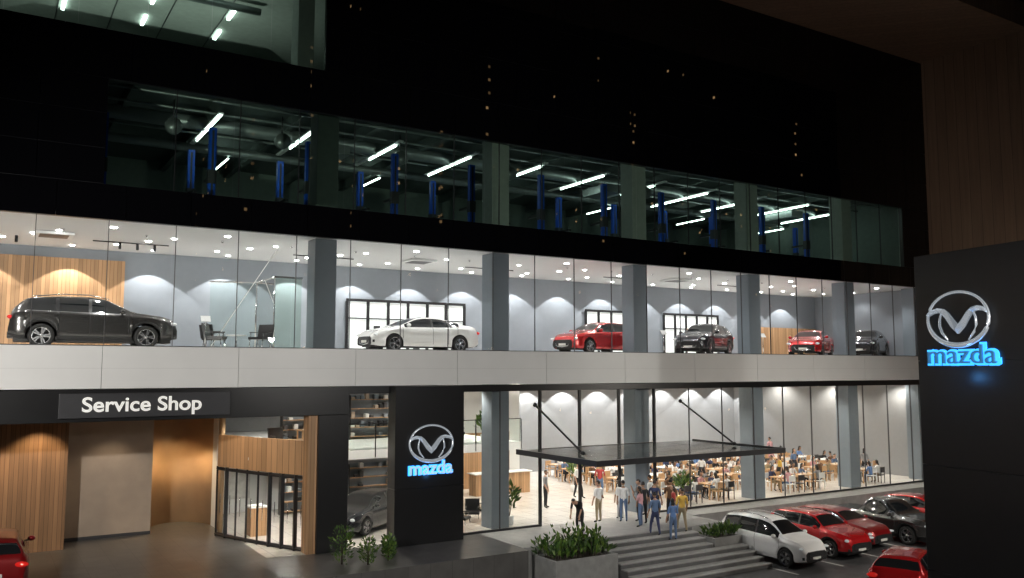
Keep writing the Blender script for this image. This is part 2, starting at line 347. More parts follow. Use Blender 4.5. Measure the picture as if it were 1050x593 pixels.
text('halo','mazda',.66,BLUEL,ls,(0,-.03,3.99),(R(90),0,0),.015,1.82,bold=.028); text('lettering','mazda',.66,LFACE2,ls,(0,-.1,3.99),(R(90),0,0),.02,1.74,bold=.004)
bluelight(ls,0,-.35,3.7,2)
PY=empty('pylon_sign',(20.5,-16.0,0),R(-101.3))
mb=MB()
for k,(a,b) in enumerate(((0,2.6),(2.606,5.2),(5.206,7.8),(7.806,10.5))): mb.box(0,4.4,0,.7,a,b,BLACKM)
mb.box(.03,4.37,.03,.67,.1,10.4,GREYM); mb.obj('pylon_body',PY,bevel=.01)
emblem(PY,1.35,8.82,-.1)
text('halo','mazda',.68,BLUEL,PY,(1.38,-.03,7.93),(R(90),0,0),.015,2.1,bold=.045); text('lettering','mazda',.66,LFACE,PY,(1.38,-.1,7.93),(R(90),0,0),.025,1.95,bold=-.002)
bluelight(PY,1.3,-.6,7.4,7)
# ------------------------------------------------------------------ workshop 3F
m=MB()
for i in range(12):
    x=3.3+3.66*i
    if i==0: continue
    y0=random.uniform(2.8,3.8); m.tube([(x+.25,y0,17.0),(x+.25,random.uniform(6.2,8.2),17.0)],.04,TUBE,6)
    m.box(x+.15,x+.35,2.9,8.0,17.06,17.12,WPLAST)
    if i%2: m.tube([(x+2.1,9.5,17.0),(x+2.1,12,17.0)],.04,TUBE,6)
m.obj('workshop_tube_lights',BLD)
m=MB()
for i in range(15): m.box(1+3.1*i,1.25+3.1*i,.5,YB-.4,17.45,17.9,DKCEIL)
m.tube([(XL,5.5,17.3),(XR-1,5.5,17.3)],.28,DUCT,12); m.tube([(XL,9.5,17.3),(XR-1,9.5,17.3)],.2,DUCT,12)
for y in(2.4,4.0,7.2): m.tube([(XL,y,17.35),(XR-1,y,17.35)],.05,DUCT,6)
for x in (12.4,27.1,41): m.box(x-.5,x+.5,4.5,6.5,16.6,17.0,DUCT)
for x in (5.6,9.6,14.6,20,28): m.tube([(x,3,16.4),(x,3.25,16.4)],.3,DUCT,14); m.tube([(x,3.2,16.7),(x,3.2,17.4)],.03,BLACKM,6)
for i in range(9): m.box(5+4.4*i,6.6+4.4*i,11,11.6,13.4,14.4+.5*(i%3),random.choice([DUCT,BLACKM,C4]))
m.obj('workshop_ducts',BLD)
for i in range(12):
    x=3.3+3.66*i; mb=MB()
    for y in(3.0,6.8):
        mb.box(-.13,.13,y-.1,y+.1,0,3.1,BLUE); mb.box(-.25,.25,y-.2,y+.2,0,.06,BLUE)
        s=1 if y<5 else -1
        mb.box(-.08,.08,min(y,y+s*1.0),max(y,y+s*1.0),1.2,1.3,BLACKM); mb.box(-.15,.15,y-.14,y+.14,1.0,1.5,GREYM)
        mb.box(-.04,.04,y-.106,y-.1,.1,3.0,GREYM)
    mb.box(-.15,.15,3.0,6.8,0.0,.05,GREYM)
    mb.obj('car_lift',None,(x,0,13.4),bevel=.01)
m=MB()
for i,x in enumerate((-1,2.2,5.2,8.2)):
    for y in(3,5.5,8): m.box(x-.06,x+.06,y,y+1.1,22.2,22.28,TUBE)
m.tube([(XL,4.6,22.0),(9,4.6,22.0)],.15,DUCT,10); m.box(2,9.5,8,8.3,18.4,21,DKINT)
m.box(9.3,9.9,.5,1.3,18.4,22.3,C4)
for x in range(-8,10,2): m.box(x-.02,x+.02,.5,12,22.27,22.298,GREYM)
m.obj('fourth_floor_lights',BLD)
for x in(-2,3.5,7.5): spot(x,6,18.7,200,160,tgt=(x,6,22),col=(.9,1,.93))  # added upward fill spots without fittings, to brighten the fourth-floor ceiling
# ------------------------------------------------------------------ canopy
cn=empty('entrance_canopy')
m=MB(); CAN=pmat('canopy_glass',(.1,.11,.11),.12,var=.15,scale=1)
for i in range(5):
    for k in range(3): m.box(18.4+1.88*i+.02,18.4+1.88*(i+1)-.02,-5.2+1.72*k+.02,-5.2+1.72*(k+1)-.02,4.34,4.37,CAN)
m.obj('glass_panels',cn)
m=MB()
m.box(18.3,27.9,-5.32,-5.2,4.22,4.42,GREYM); m.box(18.3,18.4,-5.2,-.08,4.22,4.42,GREYM); m.box(27.8,27.9,-5.2,-.08,4.22,4.42,GREYM)
for i in range(1,5): m.box(18.4+1.88*i-.05,18.4+1.88*i+.05,-5.2,-.08,4.2,4.336,GREYM)
for x in(19.2,27.1):
    m.tube([(x,-.1,6.15),(x,-3.3,4.48)],.04,BLACKM,8); m.ell((x,-3.3,4.48),(.1,.1,.08),BLACKM); m.ell((x,-.1,6.15),(.09,.09,.09),BLACKM)
m.obj('frame_and_rods',cn)
for x in(20.3,23,25.8):
    for y in(-1.6,-4.0): spot(x,y,4.18,170,155,parent=cn); disc(x,y,4.2,.08)
fixm.obj('downlight_fittings',BLD)
# ------------------------------------------------------------------ ground
m=MB(); m.add([(-400,-400,0),(500,-400,0),(500,600,0),(-400,600,0)],[(0,1,2,3)],ASPH); m.obj('ground')
m=MB(); m.box(XL-3,16.6,-3.6,9.9,-.2,1.296,PAVE)
m.add([(XL-3,-3.6,1.296),(9.5,-3.6,1.296),(9.5,-12,.01),(XL-3,-12,.01)],[(3,2,1,0)],PAVE)
m.obj('driveway')
m=MB(); m.box(16.62,26.5,-3.2,-.03,0,1.3,STONE); m.box(26.502,XR,-1.2,-.03,0,1.27,CONC)
for k in range(1,8):
    y1=-3.2-.38*(k-1); z=1.3-.1625*k; xr=24.7 if k<4 else 26.3
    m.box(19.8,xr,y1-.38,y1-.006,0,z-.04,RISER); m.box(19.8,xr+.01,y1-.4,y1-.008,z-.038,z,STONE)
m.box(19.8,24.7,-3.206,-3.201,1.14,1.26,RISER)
m.obj('entrance_steps',None,bevel=.008)
m=MB()
for i in range(9): m.box(26.2+2.6*i-.05,26.2+2.6*i+.05,-7.2,-1.9,.002,.006,LINE)
m.obj('parking_line_markings')
m=MB(); m.box(27.1,XR,-1.75,-1.25,0,.13,CONC); m.obj('kerb',None,bevel=.02)
m=MB(); m.box(-60,120,-27,-24,0,.13,CONC); m.obj('pavement',None,bevel=.02)
def leaves(mb,cx,cy,cz,rx,ry,rz,n,L=.16,up=.5):
    for _ in range(n):
        while 1:
            a,b,c=[random.uniform(-1,1) for _ in range(3)]
            if a*a+b*b+c*c<1: break
        p=Vector((cx+a*rx,cy+b*ry,cz+c*rz)); d=Vector((a+random.uniform(-.6,.6),b+random.uniform(-.6,.6),up+random.uniform(-.3,.6))).normalized()
        l=L*random.uniform(.6,1.5); w=d.cross(Vector((random.random(),random.random(),random.random()))).normalized()*l*.18
        mb.add([p-w*.3,p+d*l*.5-w,p+d*l,p+d*l*.5+w],[(0,1,2,3)],random.choice(LEAF))
def planter(x0,x1,y0,y1,z0,z1,h,n):
    m=MB(); m.box(x0,x1,y0,y0+.12,z0,z1,CONC); m.box(x0,x1,y1-.12,y1,z0,z1,CONC); m.box(x0,x0+.12,y0+.121,y1-.121,z0,z1,CONC); m.box(x1-.12,x1,y0+.121,y1-.121,z0,z1,CONC); m.box(x0+.1,x1-.1,y0+.1,y1-.1,z0,z1-.08,SOIL); m.obj('concrete_planter',None,bevel=.012)
    m=MB(); k=int((x1-x0)/.28)
    for i in range(k):
        for j in range(max(1,int((y1-y0)/.35))):
            x=x0+.2+i*.28+random.uniform(-.08,.08); y=y0+.25+j*.35; hh=h*random.uniform(.3,1.1)*(1.15-.8*abs(i/k-.45))
            m.tube([(x,y,z1-.1),(x+.03,y,z1+hh*.6)],.012,SOIL,5); leaves(m,x,y,z1+hh*.45,.17,.17,hh*.5,n,.2,.9)
    m.obj('planter_shrubs')
planter(17.0,19.7,-4.7,-3.22,0,1.05,.95,26)
planter(24.9,26.45,-4.25,-3.22,0,.95,.55,26)
for (x,y,s) in((10.3,-2.2,.75),(11.0,-2.7,.55),(11.8,-2.5,.45),(12.2,-1.6,.4)):
    m=MB(); m.tube([(x,y,1.3),(x,y,1.3+s)],.03,SOIL,6); leaves(m,x,y,1.3+s*.8,s*.5,s*.5,s*.85,260,.12,.5); m.obj('bush')
def potted(x,y,z,h=1.2):
    m=MB(); m.tube([(x,y,z),(x,y,z+.35)],[.15,.2],WPLAST,14)
    for _ in range(5): m.tube([(x,y,z+.3),(x+random.uniform(-.1,.1),y+random.uniform(-.1,.1),z+h*.6)],.01,SOIL,5)
    leaves(m,x,y,z+h*.7,.3,.3,h*.35,90,.28,.6); m.obj('potted_plant')
potted(19,3.6,4.4,1.2); potted(28.5,1.4,1.3,1.3); potted(26.3,7,1.3,1.6); potted(16.2,5.5,1.3,1.4); potted(18.6,.9,1.3,1.5)
# ------------------------------------------------------------------ cars
def lerp(P,t):
    if t<=P[0][0]: return P[0][1]
    for a,b in zip(P,P[1:]):
        if t<=b[0]: return a[1]+(b[1]-a[1])*(t-a[0])/(b[0]-a[0])
    return P[-1][1]
def sm(P,t,w=.02):
    if t<.04 or t>.97: w=min(w,.004)
    return sum(lerp(P,t+w*k/3) for k in range(-3,4))/7
K={
'sedan':dict(L=4.87,W=.92,r=.34,xw=(.195,.815),top=[(0,.6),(.006,.78),(.015,1.0),(.05,1.08),(.12,1.12),(.16,1.17),(.28,1.34),(.40,1.44),(.52,1.45),(.6,1.38),(.75,1.06),(.79,1.0),(.92,.89),(.975,.77),(1,.6)],
  belt=[(0,.56),(.006,.74),(.015,.94),(.06,1.01),(.2,1.02),(.5,.99),(.75,.97),(.79,.93),(.92,.83),(.975,.72),(1,.56)],rw=(.16,.29),ws=(.61,.745),sw=(.2,.72),pl=(.3,.46),sill=.22),
'hatch':dict(L=4.46,W=.9,r=.34,xw=(.18,.80),top=[(0,.6),(.008,.85),(.02,1.05),(.05,1.13),(.13,1.36),(.18,1.43),(.36,1.49),(.5,1.48),(.58,1.41),(.72,1.08),(.77,1.02),(.91,.91),(.975,.78),(1,.62)],
  belt=[(0,.56),(.008,.8),(.02,1.0),(.06,1.06),(.2,1.04),(.5,.99),(.72,.97),(.77,.94),(.91,.85),(.975,.73),(1,.58)],rw=(.05,.13),ws=(.59,.715),sw=(.15,.69),pl=(.25,.43),sill=.23),
'suv':dict(L=5.07,W=.97,r=.39,xw=(.185,.80),top=[(0,.62),(.006,.95),(.015,1.18),(.035,1.32),(.08,1.57),(.11,1.66),(.28,1.73),(.46,1.73),(.56,1.66),(.7,1.27),(.74,1.21),(.9,1.11),(.965,1.0),(.99,.86),(1,.7)],
  belt=[(0,.58),(.006,.9),(.015,1.1),(.05,1.2),(.3,1.17),(.7,1.13),(.74,1.12),(.9,1.03),(.965,.94),(.99,.81),(1,.66)],rw=(.035,.085),ws=(.57,.695),sw=(.1,.67),pl=(.27,.46),sill=.3),
'cuv':dict(L=4.4,W=.89,r=.36,xw=(.18,.80),top=[(0,.62),(.008,.95),(.02,1.14),(.045,1.25),(.11,1.5),(.15,1.58),(.35,1.64),(.5,1.63),(.58,1.56),(.71,1.17),(.76,1.11),(.9,1.02),(.97,.9),(.99,.8),(1,.66)],
  belt=[(0,.58),(.008,.9),(.02,1.08),(.06,1.14),(.3,1.11),(.71,1.06),(.76,1.04),(.9,.95),(.97,.84),(.99,.75),(1,.62)],rw=(.04,.11),ws=(.59,.705),sw=(.12,.68),pl=(.26,.44),sill=.28),
'mpv':dict(L=4.4,W=.85,r=.35,xw=(.18,.815),top=[(0,.6),(.006,.95),(.012,1.15),(.03,1.3),(.06,1.55),(.08,1.62),(.25,1.7),(.5,1.7),(.6,1.62),(.76,1.17),(.8,1.1),(.92,1.0),(.975,.88),(1,.66)],
  belt=[(0,.56),(.006,.9),(.012,1.06),(.05,1.1),(.3,1.08),(.76,1.02),(.8,.99),(.92,.92),(.975,.82),(1,.62)],rw=(.025,.065),ws=(.61,.755),sw=(.075,.73),pl=(.26,.47),sill=.26),
'pickup':dict(L=5.25,W=.93,r=.4,xw=(.2,.81),top=[(0,1.0),(.004,1.12),(.335,1.14),(.345,1.2),(.365,1.6),(.4,1.74),(.45,1.79),(.56,1.78),(.61,1.71),(.71,1.26),(.75,1.2),(.93,1.12),(.98,1.0),(1,.75)],
  belt=[(0,.96),(.004,1.08),(.335,1.1),(.6,1.1),(.71,1.1),(.75,1.09),(.93,1.03),(.98,.93),(1,.71)],rw=(.35,.385),ws=(.62,.705),sw=(.37,.68),pl=(.51,),sill=.38),
}
def car(name,kind,paint,loc,rz):
    k=K[kind];L=k['L'];W=k['W'];r=k['r'];sill=k['sill'];clad=kind in('suv','cuv','pickup')
    mb=MB(); Ra=r*1.16
    ts=set([i/70 for i in range(71)]+[.003,.008,.015,.985,.993])
    for xw in k['xw']:
        for j in range(-8,9): ts.add(xw+Ra/L*math.sin(math.pi/2*j/8))
        ts.add(xw-(Ra+.002)/L); ts.add(xw+(Ra+.002)/L)
    seams=[k['sw'][0]+.02,k['pl'][-1],k['sw'][1]+.02] if kind!='pickup' else [.35,.51,.7]
    if len(k['pl'])>1: seams.append(k['pl'][0]+.01)
    for s in seams+[.9 if kind!='pickup' else .95]: ts.add(s-.0015); ts.add(s+.0015)
    for p in k['pl']: ts.add(p-.01); ts.add(p+.01)
    for q in k['rw']+k['ws']+k['sw']: ts.add(q)
    ts=sorted(t for t in ts if 0<=t<=1); grid=[]
    for t in ts:
        x=(t-.5)*L; zb=sill+.05*max(0,(t-.93)/.07)+.12*max(0,(.05-t)/.05)
        for xw in k['xw']:
            dx=x-(xw-.5)*L
            if abs(dx)<=Ra+.0001: zb=max(zb,r+math.sqrt(max(0,Ra*Ra-dx*dx)))
        w=W*(1-.14*max(0,(.07-t)/.07)**2-.30*max(0,(t-.86)/.14)**2.2)
        bl=sm(k['belt'],t);tp=max(sm(k['top'],t),bl+.02); bl=max(bl,zb+.05) ; tp=max(tp,bl+.02)
        g=min(1,(tp-bl)/.42); wr=w-.10-.24*g
        h=bl-zb
        sec=[(w-.055,zb),(w-.015,zb+.12*h),(w-.0,zb+.3*h),(w-.012,zb+.5*h),(w-.006,zb+.68*h),(w+.0,zb+.76*h),(w-.03,zb+.92*h),(w-.07,bl),
             (w-.095,bl+.015),(w-.095-.2*g*.5,bl+.48*(tp-bl)),(w-.1-.2*g*.92,bl+.82*(tp-bl)),(wr-.03*1,bl+.93*(tp-bl)),(wr*.86,tp-.022*g-.008),(wr*.5,tp-.004),(0,tp)]
        grid.append((t,x,sec,tp-bl))
    n=15; vs=[]
    for t,x,sec,_ in grid:
        for y,z in sec: vs.append((x,y,z))
        for y,z in sec[:-1][::-1]: vs.append((x,-y,z))
    P=2*n-1; o=len(mb.v)
    mb.v+= [Vector(v)[:] for v in vs]
    for i in range(len(grid)-1):
        t=(grid[i][0]+grid[i+1][0])/2; dt=grid[i+1][0]-grid[i][0]; gh=(grid[i][3]+grid[i+1][3])/2
        for j in range(P-1):
            q=min(j,P-2-j); mt=paint
            if q==0 and clad: mt=TRIM
            if clad and q==1:
                for xw in k['xw']:
                    if abs((t-xw)*L)<Ra: mt=TRIM
            if q in(8,9) and k['sw'][0]<t<k['sw'][1] and gh>.1:
                mt=CGLASS
                if any(abs(t-p)<.01 for p in k['pl']): mt=TRIM
            if q==7 and k['sw'][0]<t<k['sw'][1] and kind in('sedan','suv'): mt=CHROME
            if q>=11 and k['ws'][0]<t<k['ws'][1]: mt=CGLASS
            if q>=11 and k['rw'][0]<t<k['rw'][1]: mt=CGLASS
            if kind=='pickup' and q>=12 and t<.335: mt=TRIM
            if dt<.0032 and 1<=q<=7 and any(abs(t-s)<.001 for s in seams): mt=TRIM
            a=o+i*P+j; mb.f.append([a,a+P,a+P+1,a+1]); mb.m.append(mb.mi(mt)); mb.s.append(True)
    mb.f.append([o+j for j in range(P)]); mb.m.append(mb.mi(paint)); mb.s.append(False)
    mb.f.append([o+(len(grid)-1)*P+j for j in range(P)][::-1]); mb.m.append(mb.mi(TRIM)); mb.s.append(False)
    mb.box(-L/2+.15,L/2-.2,-(W-.3),W-.3,.2,.75,TRIM); mb.box(-L/2+.9,L/2-.9,-(W-.1),W-.1,sill-.02,sill+.06,TRIM)
    for xw in k['xw']:
        for s in(-1,1):
            M=Matrix.Translation(((xw-.5)*L,s*(W-.115),r))@Matrix.Rotation(R(90)*-s,4,'X')
            prof=[(r*.68,-.1),(r*.93,-.11),(r,-.07),(r,.07),(r*.94,.105),(r*.70,.11),(r*.67,.09)]
            vv=[];ff=[];N2=28
            for j in range(N2):
                a=2*math.pi*j/N2
                for pr_,pz in prof: vv.append((pr_*math.cos(a),pr_*math.sin(a),pz))
            q=len(prof)
            for j in range(N2):
                for c in range(q-1): ff.append((j*q+c,((j+1)%N2)*q+c,((j+1)%N2)*q+c+1,j*q+c+1))
            mb.add(vv,ff,TYRE,True,M)
            mb.tube([(0,0,.02),(0,0,.03)],r*.67,TRIM,20,M)
            mb.tube([(r*.67*math.cos(2*math.pi*j/24),r*.67*math.sin(2*math.pi*j/24),.095) for j in range(25)],.014,RIM,5,M,caps=False)
            mb.tube([(0,0,.04),(0,0,.09)],r*.16,RIM,10,M)
            for j in range(10):
                a=2*math.pi*(j//2)/5+(.17 if j%2 else -.17)
                M2=M@Matrix.Rotation(a,4,'Z'); mb.box(r*.08,r*.67,-.022,.022,.05,.085,RIM,M2)
    f=L/2; zt=k['top'][-1][1]
    mb.box(f-.1,f+.012,-.5*W,.5*W,zt-.3,zt-.02,TRIM)
    for j in range(5): mb.box(f-.05,f+.02,-.46*W,.46*W,zt-.28+.052*j,zt-.272+.052*j,GREYM)
    mb.tube([(f-.02,-.52*W,zt-.04),(f+.02,-.42*W,zt-.27),(f+.025,0,zt-.31),(f+.02,.42*W,zt-.27),(f-.02,.52*W,zt-.04)],.018,CHROME,6)
    mb.box(f+.01,f+.03,-.22,.22,.36,.46,PLATE)
    zl=lerp(k['belt'],.97)-.06
    for s in(-1,1):
        M=Matrix.Translation((f-.2,s*W*.73,zl))@Matrix.Rotation(R(-s*38),4,'Z'); mb.ell((0,0,0),(.1,.25,.065),HEADL,12,8,M)
        M=Matrix.Translation((f-.12,s*W*.66,.42))@Matrix.Rotation(R(-s*30),4,'Z'); mb.box(-.05,.04,-.12,.12,-.05,.05,TRIM,M); mb.ell((.03,0,0),(.03,.04,.04),HEADL,8,6,M)
        zr=lerp(k['belt'],.02)-.14
        if kind=='pickup': mb.box(-f-.015,-f+.2,s*W*.8-.08,s*W*.8+.08,.75,1.02,TAIL)
        else:
            M=Matrix.Translation((-f+.1,s*W*.72,zr))@Matrix.Rotation(R(s*24),4,'Z'); mb.ell((0,0,0),(.1,.26,.085),TAIL,12,8,M)
        xm=(k['ws'][1]-.045-.5)*L; zm=lerp(k['belt'],k['ws'][1])+.09
        mb.ell((xm,s*(W+.07),zm),(.09,.11,.08),paint,10,8); mb.box(xm-.03,xm+.03,min(s*(W-.1),s*(W+.05)),max(s*(W-.1),s*(W+.05)),zm-.06,zm-.03,TRIM)
        for tt in (k['pl'][-1]-.035,k['pl'][-1]-.2):
            xh=(tt-.5)*L; zh=lerp(k['belt'],tt)-.16; mb.box(xh-.09,xh+.09,s*(W-.01)-.015,s*(W-.01)+.015,zh-.014,zh+.014,CHROME if paint is P_GREY else paint)
        if kind in('suv','mpv'):
            mb.tube([((tt-.5)*L,s*(W-.36),lerp(k['top'],tt)+.02+(.02 if .2<tt<.5 else -.01)) for tt in(.13,.16,.3,.45,.54,.57)],.018,CHROME,6)
    mb.box(-f-.012,-f+.03,-.25,.25,.62,.74,PLATE); mb.box(-f-.02,-f+.15,-.75*W,.75*W,sill+.02,sill+.2,TRIM)
    return mb.obj(name,None,loc,rz)
F2=8.28
car('showroom_car','suv',P_GREY,(3.3,2.95,F2),R(-3))
car('showroom_car','sedan',P_WHITE,(15.4,2.9,F2),R(183))
car('showroom_car','hatch',P_RED,(24.4,2.5,F2),R(188))
car('showroom_car','cuv',P_DARK,(31.5,2.8,F2),R(205))
car('showroom_car','hatch',P_RED,(39.5,2.6,F2),R(208))
car('showroom_car','cuv',P_DARK,(44.4,2.6,F2),R(205))
car('showroom_car','hatch',P_DARK,(13.4,3.3,1.3),R(215))
car('parked_car','mpv',P_WHITE,(27.55,-4.75,0),R(-90))
car('parked_car','cuv',P_RED,(30.4,-4.7,0),R(-91))
car('parked_car','hatch',P_RED2,(32.8,-3.9,0),R(-88))
car('pickup_truck','pickup',P_GREY,(35.5,-4.5,0),R(-92))
car('parked_car','hatch',P_RED,(39.4,-3.8,0),R(-90))
car('parked_car','hatch',P_RED,(27.6,-10.8,0),R(22))
car('parked_car','cuv',P_RED2,(.65,.6,1.3),R(88))
for x in(6.6,18.6,27.6,34.4):
    m=MB(); m.tube([(0,0,0),(0,0,.02)],.18,BLACKM,14); m.tube([(0,0,.02),(0,0,.95)],.02,CHROME,8); M=Matrix.Translation((0,0,1.05))@Matrix.Rotation(R(-35),4,'X'); m.box(-.16,.16,-.012,.012,-.12,.12,WPLAST,M); m.obj('information_stand',None,(x,1.5,F2),0)
# ------------------------------------------------------------------ people
SK=[pmat('skin_a',(.42,.24,.16),.6,var=.06),pmat('skin_b',(.32,.18,.11),.6,var=.06)]
HAIR=pmat('hair_black',(.012,.01,.009),.5); LIP=pmat('lip',(.35,.1,.09),.5); EYE=pmat('eye_dark',(.02,.015,.01),.3); SHOE=pmat('shoe',(.03,.03,.03),.5)
CL={n:pmat('cloth_'+n,c,.85,var=.15,scale=12) for n,c in dict(white=(.7,.7,.7),blue=(.12,.22,.45),navy=(.03,.04,.1),black=(.015,.015,.018),yellow=(.6,.38,.07),red=(.4,.05,.05),denim=(.1,.16,.28),khaki=(.3,.24,.15),grey=(.22,.22,.23),pink=(.55,.3,.32),brown=(.12,.06,.03),teal=(.06,.2,.21)).items()}
def person(name,loc,rz,pose,shirt,pants,sex='m',h=1.7,sk=0,sd=0):
    rnd=random.Random(sd); J={}; B=[]
    def j(n,co,r,r2=None): J[n]=(co,r,r2 or r)
    def b(a,c,l): B.append((a,c,l))
    f=sex=='f'; sw=.16 if f else .19; dz=0
    if pose=='sit': dz=-.42
    P=(0,0,.95+dz)
    if pose=='bend': Pb=[(0,.12,.9),(0,-.02,1.05),(0,-.2,1.17),(0,-.34,1.2),(0,-.42,1.22)]
    else:
        ln=-.06 if pose=='sit' else 0
        Pb=[P,(0,ln*.3,1.12+dz),(0,ln,1.3+dz),(0,ln*1.2,1.43+dz),(0,ln*1.4-.01,1.51+dz)]
    j('pel',Pb[0],.135,.1); j('spi',Pb[1],.115 if f else .125,.09); j('che',Pb[2],.13 if f else .15,.105); j('nb',Pb[3],.065); j('nk',Pb[4],.05)
    b('pel','spi','S');b('spi','che','S');b('che','nb','S');b('nb','nk','K')
    ch=Vector(Pb[2])
    for s in(-1,1):
        g='L' if s>0 else 'R'
        sh=ch+Vector((s*sw,0,.08))
        if pose=='sit': el=sh+Vector((s*.05,-.12,-.24)); wr=el+Vector((-s*.07,-.23,.03)); hd=wr+Vector((-s*.02,-.07,-.01))
        elif pose=='bend': el=sh+Vector((s*.02,-.08,-.28)); wr=el+Vector((-s*.03,-.1,-.22)); hd=wr+Vector((0,-.02,-.07))
        elif pose=='phone' and s>0: el=sh+Vector((s*.06,-.1,-.25)); wr=el+Vector((-s*.08,-.16,.18)); hd=wr+Vector((-s*.02,-.03,.07))
        else:
            a=rnd.uniform(-.08,.06); el=sh+Vector((s*.06,a*.4+.01,-.28)); wr=el+Vector((s*.01,-.08+a,-.24)); hd=wr+Vector((-s*.01,-.02,-.075))
        j('sh'+g,sh,.06);j('el'+g,el,.043);j('wr'+g,wr,.028);j('hd'+g,hd,.032,.02)
        b('che','sh'+g,'S');b('sh'+g,'el'+g,'S');b('el'+g,'wr'+g,'K');b('wr'+g,'hd'+g,'K')
        d=(hd-wr).normalized(); side=d.cross(Vector((0,0,1)) if abs(d.z)<.8 else Vector((0,1,0))).normalized(); nrm=d.cross(side)
        for q,(o,l) in enumerate(((-.03,.065),(-.01,.075),(.01,.07),(.03,.055))):
            p1=hd+side*o+d*.035; p2=p1+d*l*.5; p3=p2+(d*.75+nrm*.5)*l*.5
            j(f'f{g}{q}a',p1,.0095);j(f'f{g}{q}b',p2,.0085);j(f'f{g}{q}c',p3,.007)
            b('hd'+g,f'f{g}{q}a','K');b(f'f{g}{q}a',f'f{g}{q}b','K');b(f'f{g}{q}b',f'f{g}{q}c','K')
        p1=wr+(hd-wr)*.5+side*-.04; p2=p1+side*-.02+d*.045; j('t'+g+'a',p1,.011);j('t'+g+'b',p2,.009); b('wr'+g,'t'+g+'a','K');b('t'+g+'a','t'+g+'b','K')
        hp=Vector(Pb[0])+Vector((s*.09,0,-.06))
        if pose=='sit': kn=hp+Vector((s*.04,-.42,.0)); an=kn+Vector((0,.02+rnd.uniform(-.05,.1),-.38))
        elif pose=='walk': kn=hp+Vector((0,-.12*s-.05,-.41)); an=kn+Vector((0,.03-.08*s,-.38))
        elif pose=='bend': kn=hp+Vector((s*.02,-.1,-.37)); an=kn+Vector((0,.1,-.38))
        else: kn=hp+Vector((s*rnd.uniform(0,.03),-.015,-.41)); an=kn+Vector((s*.01,.02,-.4))
        an.z=.085 if pose!='walk' else (.085 if s>0 else .12)
        to=an+Vector((s*.02,-.15,-.05))
        j('hp'+g,hp,.09);j('kn'+g,kn,.06);j('an'+g,an,.042);j('to'+g,to,.036,.03)
        b('pel','hp'+g,'P');b('hp'+g,'kn'+g,'P');b('kn'+g,'an'+g,'P');b('an'+g,'to'+g,'O')
    names=list(J); me=bpy.data.meshes.new('sk'); me.from_pydata([tuple(J[n][0]) for n in names],[(names.index(a),names.index(c)) for a,c,_ in B],[])
    o=bpy.data.objects.new('sk',me); COL.objects.link(o); o.modifiers.new('s','SKIN'); ss=o.modifiers.new('u','SUBSURF'); ss.levels=1; ss.render_levels=1
    sv=me.skin_vertices[0].data
    for i,n in enumerate(names): sv[i].radius=(J[n][1],J[n][2]); sv[i].use_root=(n=='pel')
    bpy.context.view_layer.update()
    ev=bpy.data.meshes.new_from_object(o.evaluated_get(bpy.context.evaluated_depsgraph_get())); bpy.data.objects.remove(o)
    mb=MB(); mt={'S':shirt,'P':pants,'K':SK[sk],'O':SHOE}; seg=[(Vector(J[a][0]),Vector(J[c][0]),l) for a,c,l in B]
    mb.v=[v.co[:] for v in ev.vertices]
    for p in ev.polygons:
        c=p.center; best=9;lab='S'
        for a,q,l in seg:
            ab=q-a; t=max(0,min(1,(c-a).dot(ab)/ab.length_squared)); dd=(c-(a+ab*t)).length
            if dd<best: best=dd;lab=l
        mb.f.append(list(p.vertices)); mb.m.append(mb.mi(mt[lab])); mb.s.append(True)
    nk=Vector(Pb[4]); tilt={'bend':40,'sit':10,'phone':12}.get(pose,rnd.uniform(-4,8))
    M=Matrix.Translation(nk+Vector((0,-.015,.0)))@Matrix.Rotation(R(rnd.uniform(-25,25)),4,'Z')@Matrix.Rotation(R(tilt),4,'X')@Matrix.Translation((0,-.01,.105))
    mb.ell((0,0,0),(.074,.092,.115),SK[sk],14,10,M); mb.ell((0,-.03,-.06),(.05,.055,.055),SK[sk],10,6,M)
    mb.ell((0,-.098,-.015),(.013,.018,.022),SK[sk],6,6,M); mb.ell((0,-.086,-.055),(.024,.008,.007),LIP,8,4,M)
    for s in(-1,1): mb.ell((s*.03,-.085,.008),(.012,.006,.006),EYE,6,4,M); mb.ell((s*.075,0,-.01),(.01,.02,.03),SK[sk],6,6,M)
    if f:
        mb.ell((0,.012,.012),(.085,.098,.12),HAIR,14,10,M,keep=lambda x,y,z:(y>-.04 or z>.055)); mb.ell((0,.06,-.12),(.08,.045,.15),HAIR,10,8,M)
    else: mb.ell((0,.012,.014),(.081,.094,.113),HAIR,14,10,M,keep=lambda x,y,z:(z>.05 or (y>.02 and z>-.05)))
    if f and pose=='stand' and rnd.random()<.6:
        mb.tube([(0,0,1.08),(0,0,.9),(0,.01,.55)],[.14,.19,.26],pants,16,caps=False)
    ob=mb.obj(name,None,loc,rz); s=h/1.72; ob.scale=(s,s,s); return ob
C=CL
def zst(y): return 1.3 if y>-3.2 else 1.3-.1625*(int((-3.2-y)/.38)+1)
